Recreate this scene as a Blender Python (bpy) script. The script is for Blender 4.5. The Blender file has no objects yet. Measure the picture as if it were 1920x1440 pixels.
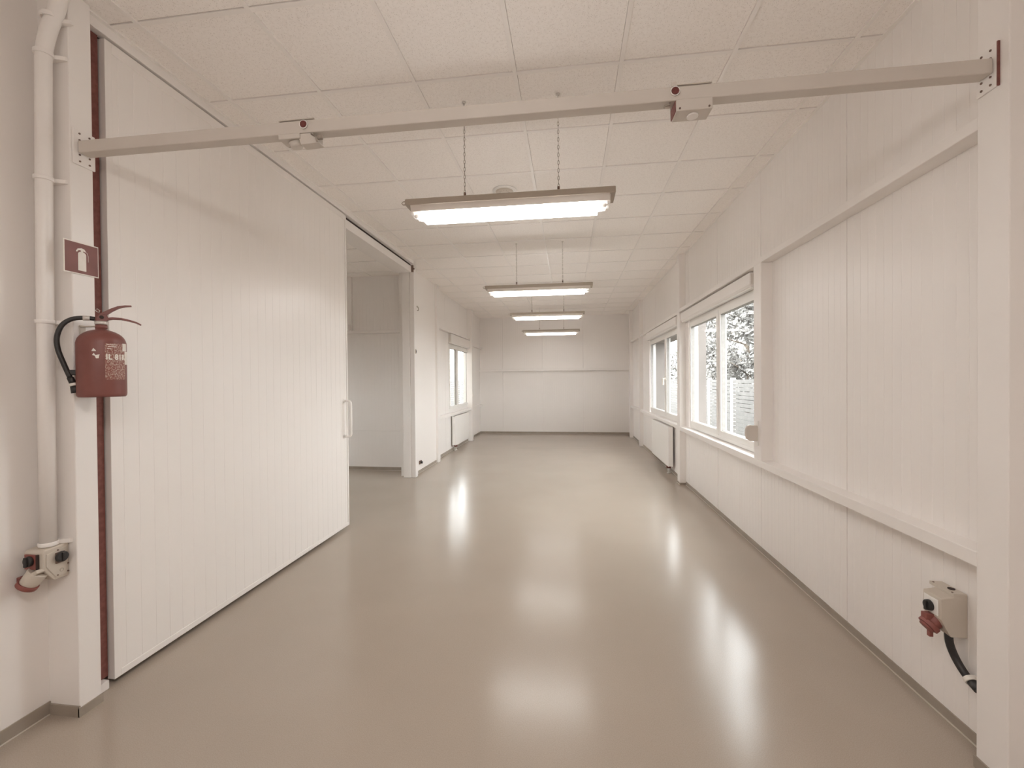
import bpy, bmesh, math, random
from mathutils import Vector, Matrix
random.seed(7)
S = bpy.context.scene
COL = S.collection

# ------------------------------------------------------------------ camera
cam_d = bpy.data.cameras.new('camera'); cam = bpy.data.objects.new('camera', cam_d); COL.objects.link(cam)
Rv = Vector((0.9915448618368707, 0.12951401072990734, -0.00805654948191724))
Uv = Vector((0.006797401335761642, 0.01016120988366089, 0.9999252697820878))
Fv = Vector((-0.12958619640988664, 0.9915255270734858, -0.009194936740654662))
cam.matrix_world = Matrix(((Rv.x, Uv.x, -Fv.x, 0), (Rv.y, Uv.y, -Fv.y, 0), (Rv.z, Uv.z, -Fv.z, 1.55), (0, 0, 0, 1)))
cam_d.sensor_width = 36.0; cam_d.sensor_fit = 'HORIZONTAL'; cam_d.lens = 817.2 / 1920 * 36.0
cam_d.clip_start = 0.02; cam_d.clip_end = 300
S.camera = cam

# ------------------------------------------------------------------ world: overcast white sky
w = bpy.data.worlds.new('world'); S.world = w; w.use_nodes = True
wn = w.node_tree.nodes; bg = wn['Background']
bg.inputs['Color'].default_value = (0.965, 0.975, 1.0, 1); bg.inputs['Strength'].default_value = 3.7
LAMP = 7.2
S.view_settings.view_transform = 'Standard'; S.view_settings.look = 'None'
S.view_settings.exposure = 1.63; S.view_settings.gamma = 1.0; S.view_settings.use_curve_mapping = False
S.cycles.use_denoising = True
S.cycles.max_bounces = 14; S.cycles.diffuse_bounces = 8; S.cycles.transparent_max_bounces = 24
S.cycles.sample_clamp_indirect = 6.0
S.cycles.caustics_reflective = False; S.cycles.caustics_refractive = False

# ------------------------------------------------------------------ materials
def principled(name, col, rough=.5, metal=0, spec=.5):
    m = bpy.data.materials.new(name); m.use_nodes = True
    b = m.node_tree.nodes['Principled BSDF']
    b.inputs['Base Color'].default_value = (*col, 1); b.inputs['Roughness'].default_value = rough
    b.inputs['Metallic'].default_value = metal; b.inputs['Specular IOR Level'].default_value = spec
    return m, m.node_tree, b
def noisy(name, c1, c2, scale=8, rough=.5, bump=0, bscale=None, metal=0, spec=.5, detail=4, lo=.35, hi=.65):
    m, t, b = principled(name, c1, rough, metal, spec)
    tc = t.nodes.new('ShaderNodeTexCoord'); n = t.nodes.new('ShaderNodeTexNoise')
    n.inputs['Scale'].default_value = scale; n.inputs['Detail'].default_value = detail
    r = t.nodes.new('ShaderNodeValToRGB'); r.color_ramp.elements[0].color = (*c1, 1); r.color_ramp.elements[1].color = (*c2, 1)
    r.color_ramp.elements[0].position = lo; r.color_ramp.elements[1].position = hi
    t.links.new(tc.outputs['Object'], n.inputs['Vector']); t.links.new(n.outputs['Fac'], r.inputs['Fac'])
    t.links.new(r.outputs['Color'], b.inputs['Base Color'])
    if bump:
        n2 = t.nodes.new('ShaderNodeTexNoise'); n2.inputs['Scale'].default_value = bscale or scale * 4
        t.links.new(tc.outputs['Object'], n2.inputs['Vector'])
        bp = t.nodes.new('ShaderNodeBump'); bp.inputs['Strength'].default_value = bump; bp.inputs['Distance'].default_value = .01
        t.links.new(n2.outputs['Fac'], bp.inputs['Height']); t.links.new(bp.outputs['Normal'], b.inputs['Normal'])
    return m
WALLC = (.85, .816, .79)
M = {}
M['wall'] = noisy('painted_sheet_wall', WALLC, (.86, .826, .80), 1.5, .36)
M['plain'] = noisy('plaster_paint', (.82, .782, .752), (.83, .792, .762), 2, .6)
M['paint'] = noisy('white_gloss_paint', (.84, .806, .78), (.85, .816, .79), 3, .33)
M['door'] = noisy('door_panel_white', (.85, .815, .785), (.86, .825, .797), 1.2, .3)
M['beam'] = noisy('beam_paint', (.60, .55, .50), (.62, .57, .52), 6, .45)
M['tbar'] = noisy('white_grid_bar', (.90, .865, .835), (.91, .876, .848), 5, .4)
M['pvc'] = noisy('white_pvc', (.84, .82, .79), (.85, .83, .80), 5, .28)
M['radiator'] = noisy('radiator_enamel', (.86, .84, .81), (.87, .85, .82), 5, .3)
M['red'] = noisy('dull_red_enamel', (.185, .060, .049), (.21, .072, .060), 12, .42)
M['primer'] = noisy('dark_red_primer', (.17, .055, .045), (.22, .08, .065), 40, .7)
M['redplastic'] = noisy('red_plastic', (.24, .075, .062), (.27, .09, .075), 20, .5)
M['redlens'] = noisy('dark_red_lens', (.12, .025, .022), (.16, .04, .035), 60, .3)
M['black'] = noisy('black_rubber', (.018, .016, .016), (.03, .027, .026), 30, .45)
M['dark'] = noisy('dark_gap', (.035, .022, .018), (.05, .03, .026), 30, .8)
M['grey'] = noisy('light_grey_plastic', (.56, .50, .43), (.59, .53, .46), 10, .45)
M['metal'] = noisy('galvanised_wire', (.35, .31, .27), (.5, .45, .4), 60, .4, metal=.8)
M['zinc'] = noisy('zinc_collar', (.62, .58, .54), (.7, .66, .62), 60, .35, metal=.5)
M['brown'] = noisy('brown_plastic', (.16, .10, .08), (.2, .13, .1), 30, .5)
M['white'] = noisy('white_print', (.80, .76, .70), (.84, .80, .75), 30, .5)
M['housing'] = noisy('lamp_housing', (.44, .385, .325), (.47, .415, .35), 6, .5)
M['reflector'] = noisy('lamp_reflector', (.72, .67, .62), (.74, .69, .64), 6, .4)
M['skirt'] = noisy('skirting_vinyl', (.31, .265, .218), (.35, .30, .25), 8, .35)
M['bead'] = noisy('pale_weld_bead', (.58, .52, .46), (.62, .56, .5), 20, .4)
M['gasket'] = noisy('window_gasket', (.3, .28, .26), (.34, .32, .3), 30, .6)
M['fence'] = noisy('weathered_slats', (.13, .123, .116), (.17, .16, .15), 6, .7)
M['ground'] = noisy('gravel_ground', (.08, .075, .065), (.1, .095, .085), 3, .9)
M['render'] = noisy('outside_render', (.17, .15, .138), (.19, .168, .155), 4, .8)
M['bark'] = noisy('bark', (.2, .16, .13), (.3, .25, .2), 12, .9)
# leaves
m, t, b = principled('pale_leaves', (.45, .45, .38), .6); M['leaf'] = m
oi = t.nodes.new('ShaderNodeTexCoord'); nn = t.nodes.new('ShaderNodeTexNoise'); nn.inputs['Scale'].default_value = 2.2
rr = t.nodes.new('ShaderNodeValToRGB'); rr.color_ramp.elements[0].position = .35; rr.color_ramp.elements[1].position = .65
rr.color_ramp.elements[0].color = (.16, .15, .138, 1); rr.color_ramp.elements[1].color = (.34, .325, .305, 1)
t.links.new(oi.outputs['Object'], nn.inputs['Vector']); t.links.new(nn.outputs['Fac'], rr.inputs['Fac']); t.links.new(rr.outputs['Color'], b.inputs['Base Color'])
# ceiling tile: mineral fibre with fine fissures and pinholes
m, t, b = principled('mineral_tile', (.78, .72, .665), .85, 0, .2); M['tile'] = m
tc = t.nodes.new('ShaderNodeTexCoord')
vo = t.nodes.new('ShaderNodeTexVoronoi'); vo.inputs['Scale'].default_value = 120; vo.inputs['Randomness'].default_value = 1
ns = t.nodes.new('ShaderNodeTexNoise'); ns.inputs['Scale'].default_value = 60; ns.inputs['Detail'].default_value = 3
r1 = t.nodes.new('ShaderNodeValToRGB'); r1.color_ramp.elements[0].position = .10; r1.color_ramp.elements[1].position = .24
r1.color_ramp.elements[0].color = (.60, .555, .52, 1); r1.color_ramp.elements[1].color = (.955, .918, .888, 1)
r2 = t.nodes.new('ShaderNodeValToRGB'); r2.color_ramp.elements[0].position = .3; r2.color_ramp.elements[1].position = .55
r2.color_ramp.elements[0].color = (.95, .945, .94, 1); r2.color_ramp.elements[1].color = (1, 1, 1, 1)
mx = t.nodes.new('ShaderNodeMix'); mx.data_type = 'RGBA'; mx.blend_type = 'MULTIPLY'; mx.inputs['Factor'].default_value = 1
t.links.new(tc.outputs['Object'], vo.inputs['Vector']); t.links.new(tc.outputs['Object'], ns.inputs['Vector'])
t.links.new(vo.outputs['Distance'], r1.inputs['Fac']); t.links.new(ns.outputs['Fac'], r2.inputs['Fac'])
t.links.new(r1.outputs['Color'], mx.inputs[6]); t.links.new(r2.outputs['Color'], mx.inputs[7]); t.links.new(mx.outputs[2], b.inputs['Base Color'])
# floor: satin vinyl, fine grain
m, t, b = principled('satin_vinyl_floor', (.3, .26, .2), .2, 0, .5); M['floor'] = m
tc = t.nodes.new('ShaderNodeTexCoord')
n1 = t.nodes.new('ShaderNodeTexNoise'); n1.inputs['Scale'].default_value = 1.3; n1.inputs['Detail'].default_value = 3
n2 = t.nodes.new('ShaderNodeTexNoise'); n2.inputs['Scale'].default_value = 260; n2.inputs['Detail'].default_value = 4
r1 = t.nodes.new('ShaderNodeValToRGB'); r1.color_ramp.elements[0].position = .3; r1.color_ramp.elements[1].position = .7
r1.color_ramp.elements[0].color = (.405, .343, .289, 1); r1.color_ramp.elements[1].color = (.43, .366, .309, 1)
r2 = t.nodes.new('ShaderNodeValToRGB'); r2.color_ramp.elements[0].position = .36; r2.color_ramp.elements[1].position = .6
r2.color_ramp.elements[0].color = (.90, .89, .88, 1); r2.color_ramp.elements[1].color = (1.02, 1.02, 1.02, 1)
mx = t.nodes.new('ShaderNodeMix'); mx.data_type = 'RGBA'; mx.blend_type = 'MULTIPLY'; mx.inputs['Factor'].default_value = 1
bp = t.nodes.new('ShaderNodeBump'); bp.inputs['Strength'].default_value = .05; bp.inputs['Distance'].default_value = .002
for n in (n1, n2): t.links.new(tc.outputs['Object'], n.inputs['Vector'])
t.links.new(n1.outputs['Fac'], r1.inputs['Fac']); t.links.new(n2.outputs['Fac'], r2.inputs['Fac'])
t.links.new(r1.outputs['Color'], mx.inputs[6]); t.links.new(r2.outputs['Color'], mx.inputs[7]); t.links.new(mx.outputs[2], b.inputs['Base Color'])
t.links.new(n2.outputs['Fac'], bp.inputs['Height']); t.links.new(bp.outputs['Normal'], b.inputs['Normal'])
b.inputs['Roughness'].default_value = .20
# lit diffuser
m = bpy.data.materials.new('lit_tube'); m.use_nodes = True; t = m.node_tree; b = t.nodes['Principled BSDF']
b.inputs['Base Color'].default_value = (.9, .9, .88, 1); b.inputs['Emission Color'].default_value = (1, .979, .952, 1); b.inputs['Emission Strength'].default_value = LAMP
M['tube'] = m
m = m.copy(); m.name = 'lit_tube_fill'; m.node_tree.nodes['Principled BSDF'].inputs['Emission Strength'].default_value = LAMP*1.8; M['tube_fill'] = m  # stronger emission for the two added fill lamps
for nm, fc in (('tube_weaker', .75), ('tube_dim', .45)):  # emission lowered so the far end of the room renders less bright
    m = m.copy(); m.name = nm; m.node_tree.nodes['Principled BSDF'].inputs['Emission Strength'].default_value = LAMP*fc; M[nm] = m
# thin clear glass
m = bpy.data.materials.new('clear_pane'); m.use_nodes = True; t = m.node_tree; t.nodes.remove(t.nodes['Principled BSDF'])
tr = t.nodes.new('ShaderNodeBsdfTransparent'); tr.inputs['Color'].default_value = (.95, .97, .96, 1)
gl = t.nodes.new('ShaderNodeBsdfGlossy'); gl.inputs['Roughness'].default_value = .02
fr = t.nodes.new('ShaderNodeFresnel'); fr.inputs['IOR'].default_value = 1.14
ge = t.nodes.new('ShaderNodeNewGeometry'); sb = t.nodes.new('ShaderNodeMath'); sb.operation = 'SUBTRACT'; sb.inputs[0].default_value = 1; t.links.new(ge.outputs['Backfacing'], sb.inputs[1])
mu = t.nodes.new('ShaderNodeMath'); mu.operation = 'MULTIPLY'; t.links.new(fr.outputs['Fac'], mu.inputs[0]); t.links.new(sb.outputs[0], mu.inputs[1])
ms = t.nodes.new('ShaderNodeMixShader'); t.links.new(mu.outputs[0], ms.inputs['Fac']); t.links.new(tr.outputs[0], ms.inputs[1]); t.links.new(gl.outputs[0], ms.inputs[2])
t.links.new(ms.outputs[0], t.nodes['Material Output'].inputs['Surface']); M['glass'] = m
# faded small print on the extinguisher (a printed patch)
m, t, b = principled('faded_print', (.25, .09, .07), .45); M['print'] = m
tc = t.nodes.new('ShaderNodeTexCoord'); mp = t.nodes.new('ShaderNodeMapping'); mp.inputs['Scale'].default_value = (260, 260, 170)
ns = t.nodes.new('ShaderNodeTexNoise'); ns.inputs['Scale'].default_value = 1.0; ns.inputs['Detail'].default_value = 2
r1 = t.nodes.new('ShaderNodeValToRGB'); r1.color_ramp.elements[0].position = .48; r1.color_ramp.elements[1].position = .62
r1.color_ramp.elements[0].color = (.24, .08, .064, 1); r1.color_ramp.elements[1].color = (.52, .40, .33, 1)
t.links.new(tc.outputs['Object'], mp.inputs['Vector']); t.links.new(mp.outputs[0], ns.inputs['Vector']); t.links.new(ns.outputs['Fac'], r1.inputs['Fac']); t.links.new(r1.outputs['Color'], b.inputs['Base Color'])

# ------------------------------------------------------------------ mesh helpers (all coordinates are world metres)
class MB:
    def __init__(s): s.bm = bmesh.new(); s.mi = 0
    def _f(s, vs):
        try:
            f = s.bm.faces.new(vs); f.material_index = s.mi; return f
        except ValueError: return None
    def box(s, a, b, M4=None):
        x0, y0, z0 = a; x1, y1, z1 = b
        P = [Vector(p) for p in ((x0,y0,z0),(x1,y0,z0),(x1,y1,z0),(x0,y1,z0),(x0,y0,z1),(x1,y0,z1),(x1,y1,z1),(x0,y1,z1))]
        if M4: P = [M4 @ p for p in P]
        v = [s.bm.verts.new(p) for p in P]
        for f in ((0,3,2,1),(4,5,6,7),(0,1,5,4),(1,2,6,5),(2,3,7,6),(3,0,4,7)): s._f([v[i] for i in f])
        return s
    def prism(s, pts, axis, a0, a1, M4=None):
        # pts: 2-D polygon in the two other axes, in order (x,y)/(y,z)/(x,z)
        def mk(p, a):
            q = {'z': (p[0], p[1], a), 'x': (a, p[0], p[1]), 'y': (p[0], a, p[1])}[axis]
            q = Vector(q); return M4 @ q if M4 else q
        A = [s.bm.verts.new(mk(p, a0)) for p in pts]; B = [s.bm.verts.new(mk(p, a1)) for p in pts]
        n = len(pts); s._f(A[::-1]); s._f(B)
        for i in range(n): s._f([A[i], A[(i+1) % n], B[(i+1) % n], B[i]])
        return s
    def cyl(s, p0, p1, r0, r1=None, n=20, cap=True):
        p0, p1 = Vector(p0), Vector(p1); r1 = r0 if r1 is None else r1
        d = (p1 - p0).normalized(); u = d.orthogonal().normalized(); w_ = d.cross(u)
        A = []; B = []
        for i in range(n):
            a = 2*math.pi*i/n; o = u*math.cos(a) + w_*math.sin(a)
            A.append(s.bm.verts.new(p0 + o*r0)); B.append(s.bm.verts.new(p1 + o*r1))
        for i in range(n):
            f = s._f([A[i], A[(i+1) % n], B[(i+1) % n], B[i]])
            if f: f.smooth = True
        if cap: s._f(A[::-1]); s._f(B)
        return s
    def tube(s, pts, r, n=12, closed=False):
        pts = [Vector(p) for p in pts]; N = len(pts); rings = []; up = None
        for i, p in enumerate(pts):
            a = pts[(i-1) % N] if (closed or i) else p; c = pts[(i+1) % N] if (closed or i < N-1) else p
            d = (c - a).normalized()
            if up is None: up = d.orthogonal().normalized()
            up = (up - d*up.dot(d)).normalized(); w_ = d.cross(up)
            rr_ = r(i/(N-1)) if callable(r) else r
            rings.append([s.bm.verts.new(p + (up*math.cos(2*math.pi*k/n) + w_*math.sin(2*math.pi*k/n))*rr_) for k in range(n)])
        for i in range(N if closed else N-1):
            A, B = rings[i], rings[(i+1) % N]
            for k in range(n):
                f = s._f([A[k], A[(k+1) % n], B[(k+1) % n], B[k]])
                if f: f.smooth = True
        if not closed: s._f(rings[0][::-1]); s._f(rings[-1])
        return s
    def lathe(s, c, prof, n=36):
        c = Vector(c); rings = []
        for (r, z) in prof:
            if r < 1e-6: rings.append([s.bm.verts.new(c + Vector((0, 0, z)))])
            else: rings.append([s.bm.verts.new(c + Vector((r*math.cos(2*math.pi*k/n), r*math.sin(2*math.pi*k/n), z))) for k in range(n)])
        for A, B in zip(rings, rings[1:]):
            for k in range(n):
                if len(A) == 1: f = s._f([A[0], B[(k+1) % n], B[k]])
                elif len(B) == 1: f = s._f([A[k], A[(k+1) % n], B[0]])
                else: f = s._f([A[k], A[(k+1) % n], B[(k+1) % n], B[k]])
                if f: f.smooth = True
        return s
    def build(s, name, mats, parent=None, bevel=0, seg=2):
        o0 = Vector((0, 0, 0)); p = parent
        while p is not None: o0 += Vector(p.location); p = p.parent
        bmesh.ops.recalc_face_normals(s.bm, faces=s.bm.faces)
        me = bpy.data.meshes.new(name)
        if parent is not None: bmesh.ops.translate(s.bm, verts=s.bm.verts, vec=-o0)
        s.bm.to_mesh(me); s.bm.free()
        for mm in (mats if isinstance(mats, (list, tuple)) else [mats]): me.materials.append(mm)
        o = bpy.data.objects.new(name, me); COL.objects.link(o)
        if parent is not None: o.parent = parent
        if bevel:
            b_ = o.modifiers.new('bevel', 'BEVEL'); b_.width = bevel; b_.segments = seg; b_.limit_method = 'ANGLE'; b_.angle_limit = math.radians(40)
        return o
def tag(o, label=None, cat=None, group=None, kind=None):
    if label: o['label'] = label
    if cat: o['category'] = cat
    if group: o['group'] = group
    if kind: o['kind'] = kind
    return o
def empty(name, loc, **k):
    o = bpy.data.objects.new(name, None); COL.objects.link(o); o.location = loc; o.empty_display_size = .1
    return tag(o, **k)
def struct(name, mb, mat, label, cat, bevel=0):
    return tag(mb.build(name, mat, None, bevel), label, cat, kind='structure')
def box_obj(name, a, b, mat, parent=None, bevel=0): return MB().box(a, b).build(name, mat, parent, bevel)

# ------------------------------------------------------------------ room dimensions
XR, XL, ZC, YB = 1.688, -2.323, 3.363, 12.53
XLF = -2.43           # left wall by the camera
XLM, XLB = -2.50, -2.575   # left wall after the opening, left wall at the back
YN = -3.2             # wall behind the camera
PITCH = .0633
def ribbed(mb, plane, a0, a1, z0, z1, face, out, back, seams=(), pitch=PITCH, w=.0045, d=.0011, phase=0.0):
    """vertical-ribbed sheet: runs along y (plane 'x') or x (plane 'y'); face = coordinate of its front, out = +1/-1 side it faces"""
    pr = []
    k = math.ceil((a0 - phase)/pitch); marks = []
    while phase + k*pitch < a1 - .01:
        p = phase + k*pitch
        if p > a0 + .01: marks.append((p, w, d))
        k += 1
    for s_ in seams:
        if a0 + .02 < s_ < a1 - .02:
            marks = [q for q in marks if abs(q[0]-s_) > .03] + [(s_, .010, .010)]
    marks.sort()
    pr.append((a0, face))
    for (p, ww, dd) in marks:
        pr += [(p-ww/2, face), (p-ww/4, face-out*dd), (p+ww/4, face-out*dd), (p+ww/2, face)]
    pr.append((a1, face)); pr += [(a1, back), (a0, back)]
    if plane == 'x': pts = [(v, u) for u, v in pr]
    else: pts = [(u, v) for u, v in pr]
    mb.prism(pts, 'z', z0, z1)

# right wall
W1 = (3.97, 6.47, .855, 2.50); W2 = (6.86, 9.50, .855, 2.50)
seams = (2.912, 4.115, 5.25, 6.45, 7.6, 8.8, 10.0, 11.2)
mb = MB(); bk = XR + .13
ribbed(mb, 'x', 1.84, YB+.1, 0, .855, XR, -1, bk, seams)
ribbed(mb, 'x', 1.84, YB+.1, 2.50, ZC+.05, XR, -1, bk, seams)
for a, b_ in ((1.84, W1[0]), (W1[1], W2[0]), (W2[1], YB+.1)): ribbed(mb, 'x', a, b_, .855, 2.50, XR, -1, bk, seams)
struct('wall_right', mb, M['wall'], 'ribbed cream sheet metal wall along the right side with two windows', 'wall')
# back wall
mb = MB(); ribbed(mb, 'y', -2.75, 1.85, 0, ZC+.05, YB, -1, YB+.13, (-1.9, -.75, .4))
struct('wall_back', mb, M['wall'], 'plain far end wall with one horizontal rail across it', 'wall')
# left wall pieces
mb = MB(); W3 = (9.15, 11.08, .88, 2.56); bl = -2.72
ribbed(mb, 'x', 8.0, YB, 0, W3[2], XLB, 1, bl, (8.9, 10.1)); ribbed(mb, 'x', 8.0, YB, W3[3], ZC+.05, XLB, 1, bl, (8.9, 10.1))
for a, b_ in ((8.0, W3[0]), (W3[1], YB)): ribbed(mb, 'x', a, b_, W3[2], W3[3], XLB, 1, bl, (8.9,))
struct('wall_left', mb, M['wall'], 'far left wall holding the small window above the radiator', 'wall')
struct('wall_left_middle', MB().box((bl, 6.80, 0), (XLM, 8.0, ZC+.05)), M['door'], 'smooth bright white wall panel between the doorway post and the window', 'wall')
mb = MB(); ribbed(mb, 'x', 1.96, 4.30, 0, ZC+.05, -2.47, 1, -2.60, ())
struct('wall_left_inner', mb, M['wall'], 'wall hidden behind the sliding door', 'wall')
struct('wall_left_front', MB().box((XLF-.2, YN, 0), (XLF, 1.96, ZC+.05)), M['plain'], 'plain plastered wall at the near left edge behind the pipe', 'wall')
struct('wall_right_front', MB().box((1.76, YN, 0), (1.95, 1.86, ZC+.05)), M['plain'], 'plain plastered wall at the near right edge beside the column', 'wall')
struct('wall_front', MB().box((XLF-.2, YN-.15, 0), (1.95, YN, ZC+.05)), M['plain'], 'plain wall behind the camera', 'wall')
# side room behind the sliding door
mb = MB(); ribbed(mb, 'y', -7.2, -2.66, 0, ZC+.05, 7.20, -1, 7.34, ())
struct('wall_side_room', mb, M['wall'], 'wall of the dim side room seen through the doorway', 'wall')
struct('wall_side_room_left', MB().box((-7.3, 1.8, 0), (-7.2, 7.34, .95)).box((-7.3, 1.8, 2.3), (-7.2, 7.34, ZC+.05)).box((-7.3, 1.8, .95), (-7.2, 3.8, 2.3)).box((-7.3, 6.6, .95), (-7.2, 7.34, 2.3)), M['plain'], 'far left wall of the side room', 'wall')
struct('wall_side_room_front', MB().box((-7.3, 1.66, 0), (-2.60, 1.8, ZC+.05)), M['plain'], 'near wall of the side room', 'wall')
struct('floor', MB().box((-7.4, YN-.2, -.12), (1.95, YB+.2, 0)), M['floor'], 'glossy beige brown vinyl floor with soft window and lamp reflections', 'floor')

# ceiling: tiles plus T-bar grid
mb = MB(); mb.box((-7.4, YN-.2, ZC+.028), (1.95, YB+.2, ZC+.14))
gx = [.31 + .615*i for i in range(-13, 3)]; gy = [2.58 + .62*i for i in range(-9, 17)]
ty = [YN-.2] + gy + [YB+.2]
tx = [-7.75] + gx + [1.95]
for a, b_ in zip(ty, ty[1:]):
    for c, d in zip(tx, tx[1:]): mb.box((c+.0133, a+(.011 if a > YN else 0), ZC+.004), (d-.0133, b_-(.0175 if b_ < YB else 0), ZC+.022))
mb.mi = 1
for x in gx: mb.box((x-.012, YN, ZC-.002), (x+.012, YB, ZC+.0275))
for y in gy: mb.box((-7.3, y-.012, ZC), (1.75, y+.012, ZC+.0275))
mb.box((XR-.024, 1.9, ZC-.002), (XR, YB, ZC+.006)); mb.box((-2.7, YB-.024, ZC-.002), (XR, YB, ZC+.006))
mb.box((XLB, 8.0, ZC-.002), (XLB+.024, YB, ZC+.006)); mb.box((-2.32, 1.8, ZC-.002), (-2.296, 6.36, ZC+.006))
ce = struct('ceiling', mb, [M['tile'], M['tbar']], 'suspended ceiling of square speckled tiles in a white grid', 'ceiling')

# ------------------------------------------------------------------ columns, rails, trims
tn = [0]
def trim(a, b, label, mat='paint', bevel=.003, cat='trim'):
    tn[0] += 1
    return struct('trim_%d' % tn[0], MB().box(a, b), M[mat], label, cat, bevel)
trim((-2.53, 1.735, 0), (-2.268, 1.832, ZC), 'near left steel column carrying the crossbeam and the extinguisher', cat='column', bevel=.004)
trim((1.592, 1.811, 0), (1.80, 1.939, ZC), 'near right steel column carrying the crossbeam', cat='column', bevel=.004)
trim((1.600, 6.62, 0), (XR+.01, 6.77, ZC), 'right wall column between the two windows', cat='column')
trim((1.605, 10.30, 0), (XR+.01, 10.44, ZC), 'right wall column beyond the far window', cat='column')
trim((1.600, 11.84, 0), (XR+.01, 11.98, ZC), 'right wall column nearest the end wall', cat='column')
trim((-2.60, 7.98, 0), (-2.455, 8.11, ZC), 'left wall column before the left window', cat='column')
trim((-2.60, 10.92, 0), (-2.455, 11.08, ZC), 'left wall column beyond the left window', cat='column')
trim((-2.64, 6.69, 0), (-2.515, 6.80, ZC), 'wide doorway post, inner half', cat='post', bevel=.004)
trim((-2.512, 6.70, 0), (-2.440, 6.81, ZC), 'narrow white doorway post, room side half', cat='post', bevel=.004)
# rails right wall
trim((1.594, 1.939, 2.515), (XR+.004, 6.62, 2.565), 'upper square steel rail across the right wall over the near window')
trim((1.594, 1.939, .795), (XR+.004, 6.62, .855), 'lower square steel rail under the near right window')
trim((1.594, 3.885, .855), (XR+.004, 4.030, 2.515), 'upright square steel post beside the near right window')
trim((1.62, 6.77, 2.515), (XR+.004, 11.84, 2.56), 'upper rail over the far right window')
trim((1.62, 6.77, .795), (XR+.004, 11.84, .85), 'lower rail under the far right window')
trim((-2.65, YB-.11, 1.80), (XR, YB+.004, 1.860), 'horizontal rail across the end wall')
trim((XLB-.004, 8.11, 2.57), (-2.49, 10.92, 2.615), 'upper rail over the left window')
trim((XLB-.004, 8.11, .79), (-2.49, 10.92, .85), 'lower rail under the left window')
trim((XLB-.004, 11.08, 2.45), (-2.50, YB-.06, 2.50), 'short upper rail in the far left corner')
trim((XLB-.004, 11.08, .79), (-2.50, YB-.06, .85), 'short lower rail in the far left corner')
trim((-7.1, 7.14, 2.375), (-2.66, 7.204, 2.425), 'horizontal rail across the side room wall')
trim((-7.1, 7.190, .683), (-2.66, 7.204, .695), 'thin lower ledge line on the side room wall')
trim((-4.1, 7.15, 2.425), (-3.735, 7.204, ZC), 'shallow upper wall panel in the side room')
# bulkhead over the sliding door
trim((-2.47, 1.85, 3.312), (-2.315, 6.36, ZC), 'narrow fascia under the ceiling above the sliding door')
trim((-2.45, 1.90, 3.285), (-2.366, 6.36, 3.312), 'dark slot of the door track', mat='dark', bevel=0)
trim((-2.60, 4.30, 3.19), (-2.355, 6.36, 3.285), 'white sliding track beam over the open doorway')
trim((-2.60, 6.36, 3.30), (-2.50, 6.80, ZC), 'ceiling edge strip next to the doorway post')
# red primer door jamb and its foot
trim((-2.46, 1.880, .05), (-2.354, 1.932, 3.31), 'dark red painted steel strip between the near column and the sliding door', mat='primer', bevel=0)
trim((-2.42, 1.836, 0.0), (-2.325, 1.915, .045), 'small white floor guide block at the foot of the sliding door')
mb = MB(); mb.box((-2.36, 6.36, 3.20), (-2.325, 6.385, 3.30)); mb.box((-2.36, 6.365, 3.235), (-2.31, 6.38, 3.26))
tag(mb.build('track_stop', M['brown'], None, .002), 'small brown end stop at the far end of the sliding track', 'bracket')
# skirting
def skirt(name, a, b, label):
    mb = MB(); mb.box(a, b); mb.mi = 1; e = .006
    if b[1]-a[1] > b[0]-a[0]:
        s_ = -1 if a[0] > 0 else 1; x = a[0] if s_ < 0 else b[0]; lo, hi = sorted((x, x+s_*e)); mb.box((lo, a[1], 0), (hi, b[1], .004))
    else: mb.box((a[0], a[1]-e, 0), (b[0], a[1], .004))
    return struct(name, mb, [M['skirt'], M['bead']], label, 'baseboard')
skirt('baseboard_right', (XR-.006, 1.94, 0), (XR+.002, YB, .048), 'grey brown skirting strip along the right wall')
skirt('baseboard_back', (-2.60, YB-.008, 0), (XR, YB+.002, .055), 'dark skirting strip along the end wall')
skirt('baseboard_left', (XLB-.002, 8.11, 0), (XLB+.006, YB, .055), 'dark skirting strip below the left window wall')
skirt('baseboard_left_middle', (XLM-.002, 6.81, 0), (XLM+.006, 7.98, .05), 'skirting strip under the bright white panel')
skirt('baseboard_left_front', (XLF-.002, YN, 0), (XLF+.006, 1.735, .06), 'brown skirting strip at the near left wall')
mb = MB()
mb.box((XLF, 1.728, 0), (-2.262, 1.7352, .05)); mb.box((-2.2682, 1.728, 0), (-2.261, 1.834, .04))
struct('baseboard_left_column', mb, M['skirt'], 'skirting wrapped round the foot of the near left column', 'baseboard')
mb = MB(); mb.box((1.584, 1.803, 0), (1.5922, 1.941, .045)); mb.box((1.584, 1.803, 0), (1.76, 1.8112, .045))
struct('baseboard_right_column', mb, M['skirt'], 'skirting wrapped round the foot of the near right column', 'baseboard')
skirt('baseboard_side_room', (-7.2, 7.192, 0), (-2.66, 7.202, .06), 'reddish brown skirting in the side room')
skirt('baseboard_column_right', (1.594, 6.612, 0), (XR, 6.775, .03), 'dark foot strip round the right wall column')

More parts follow.
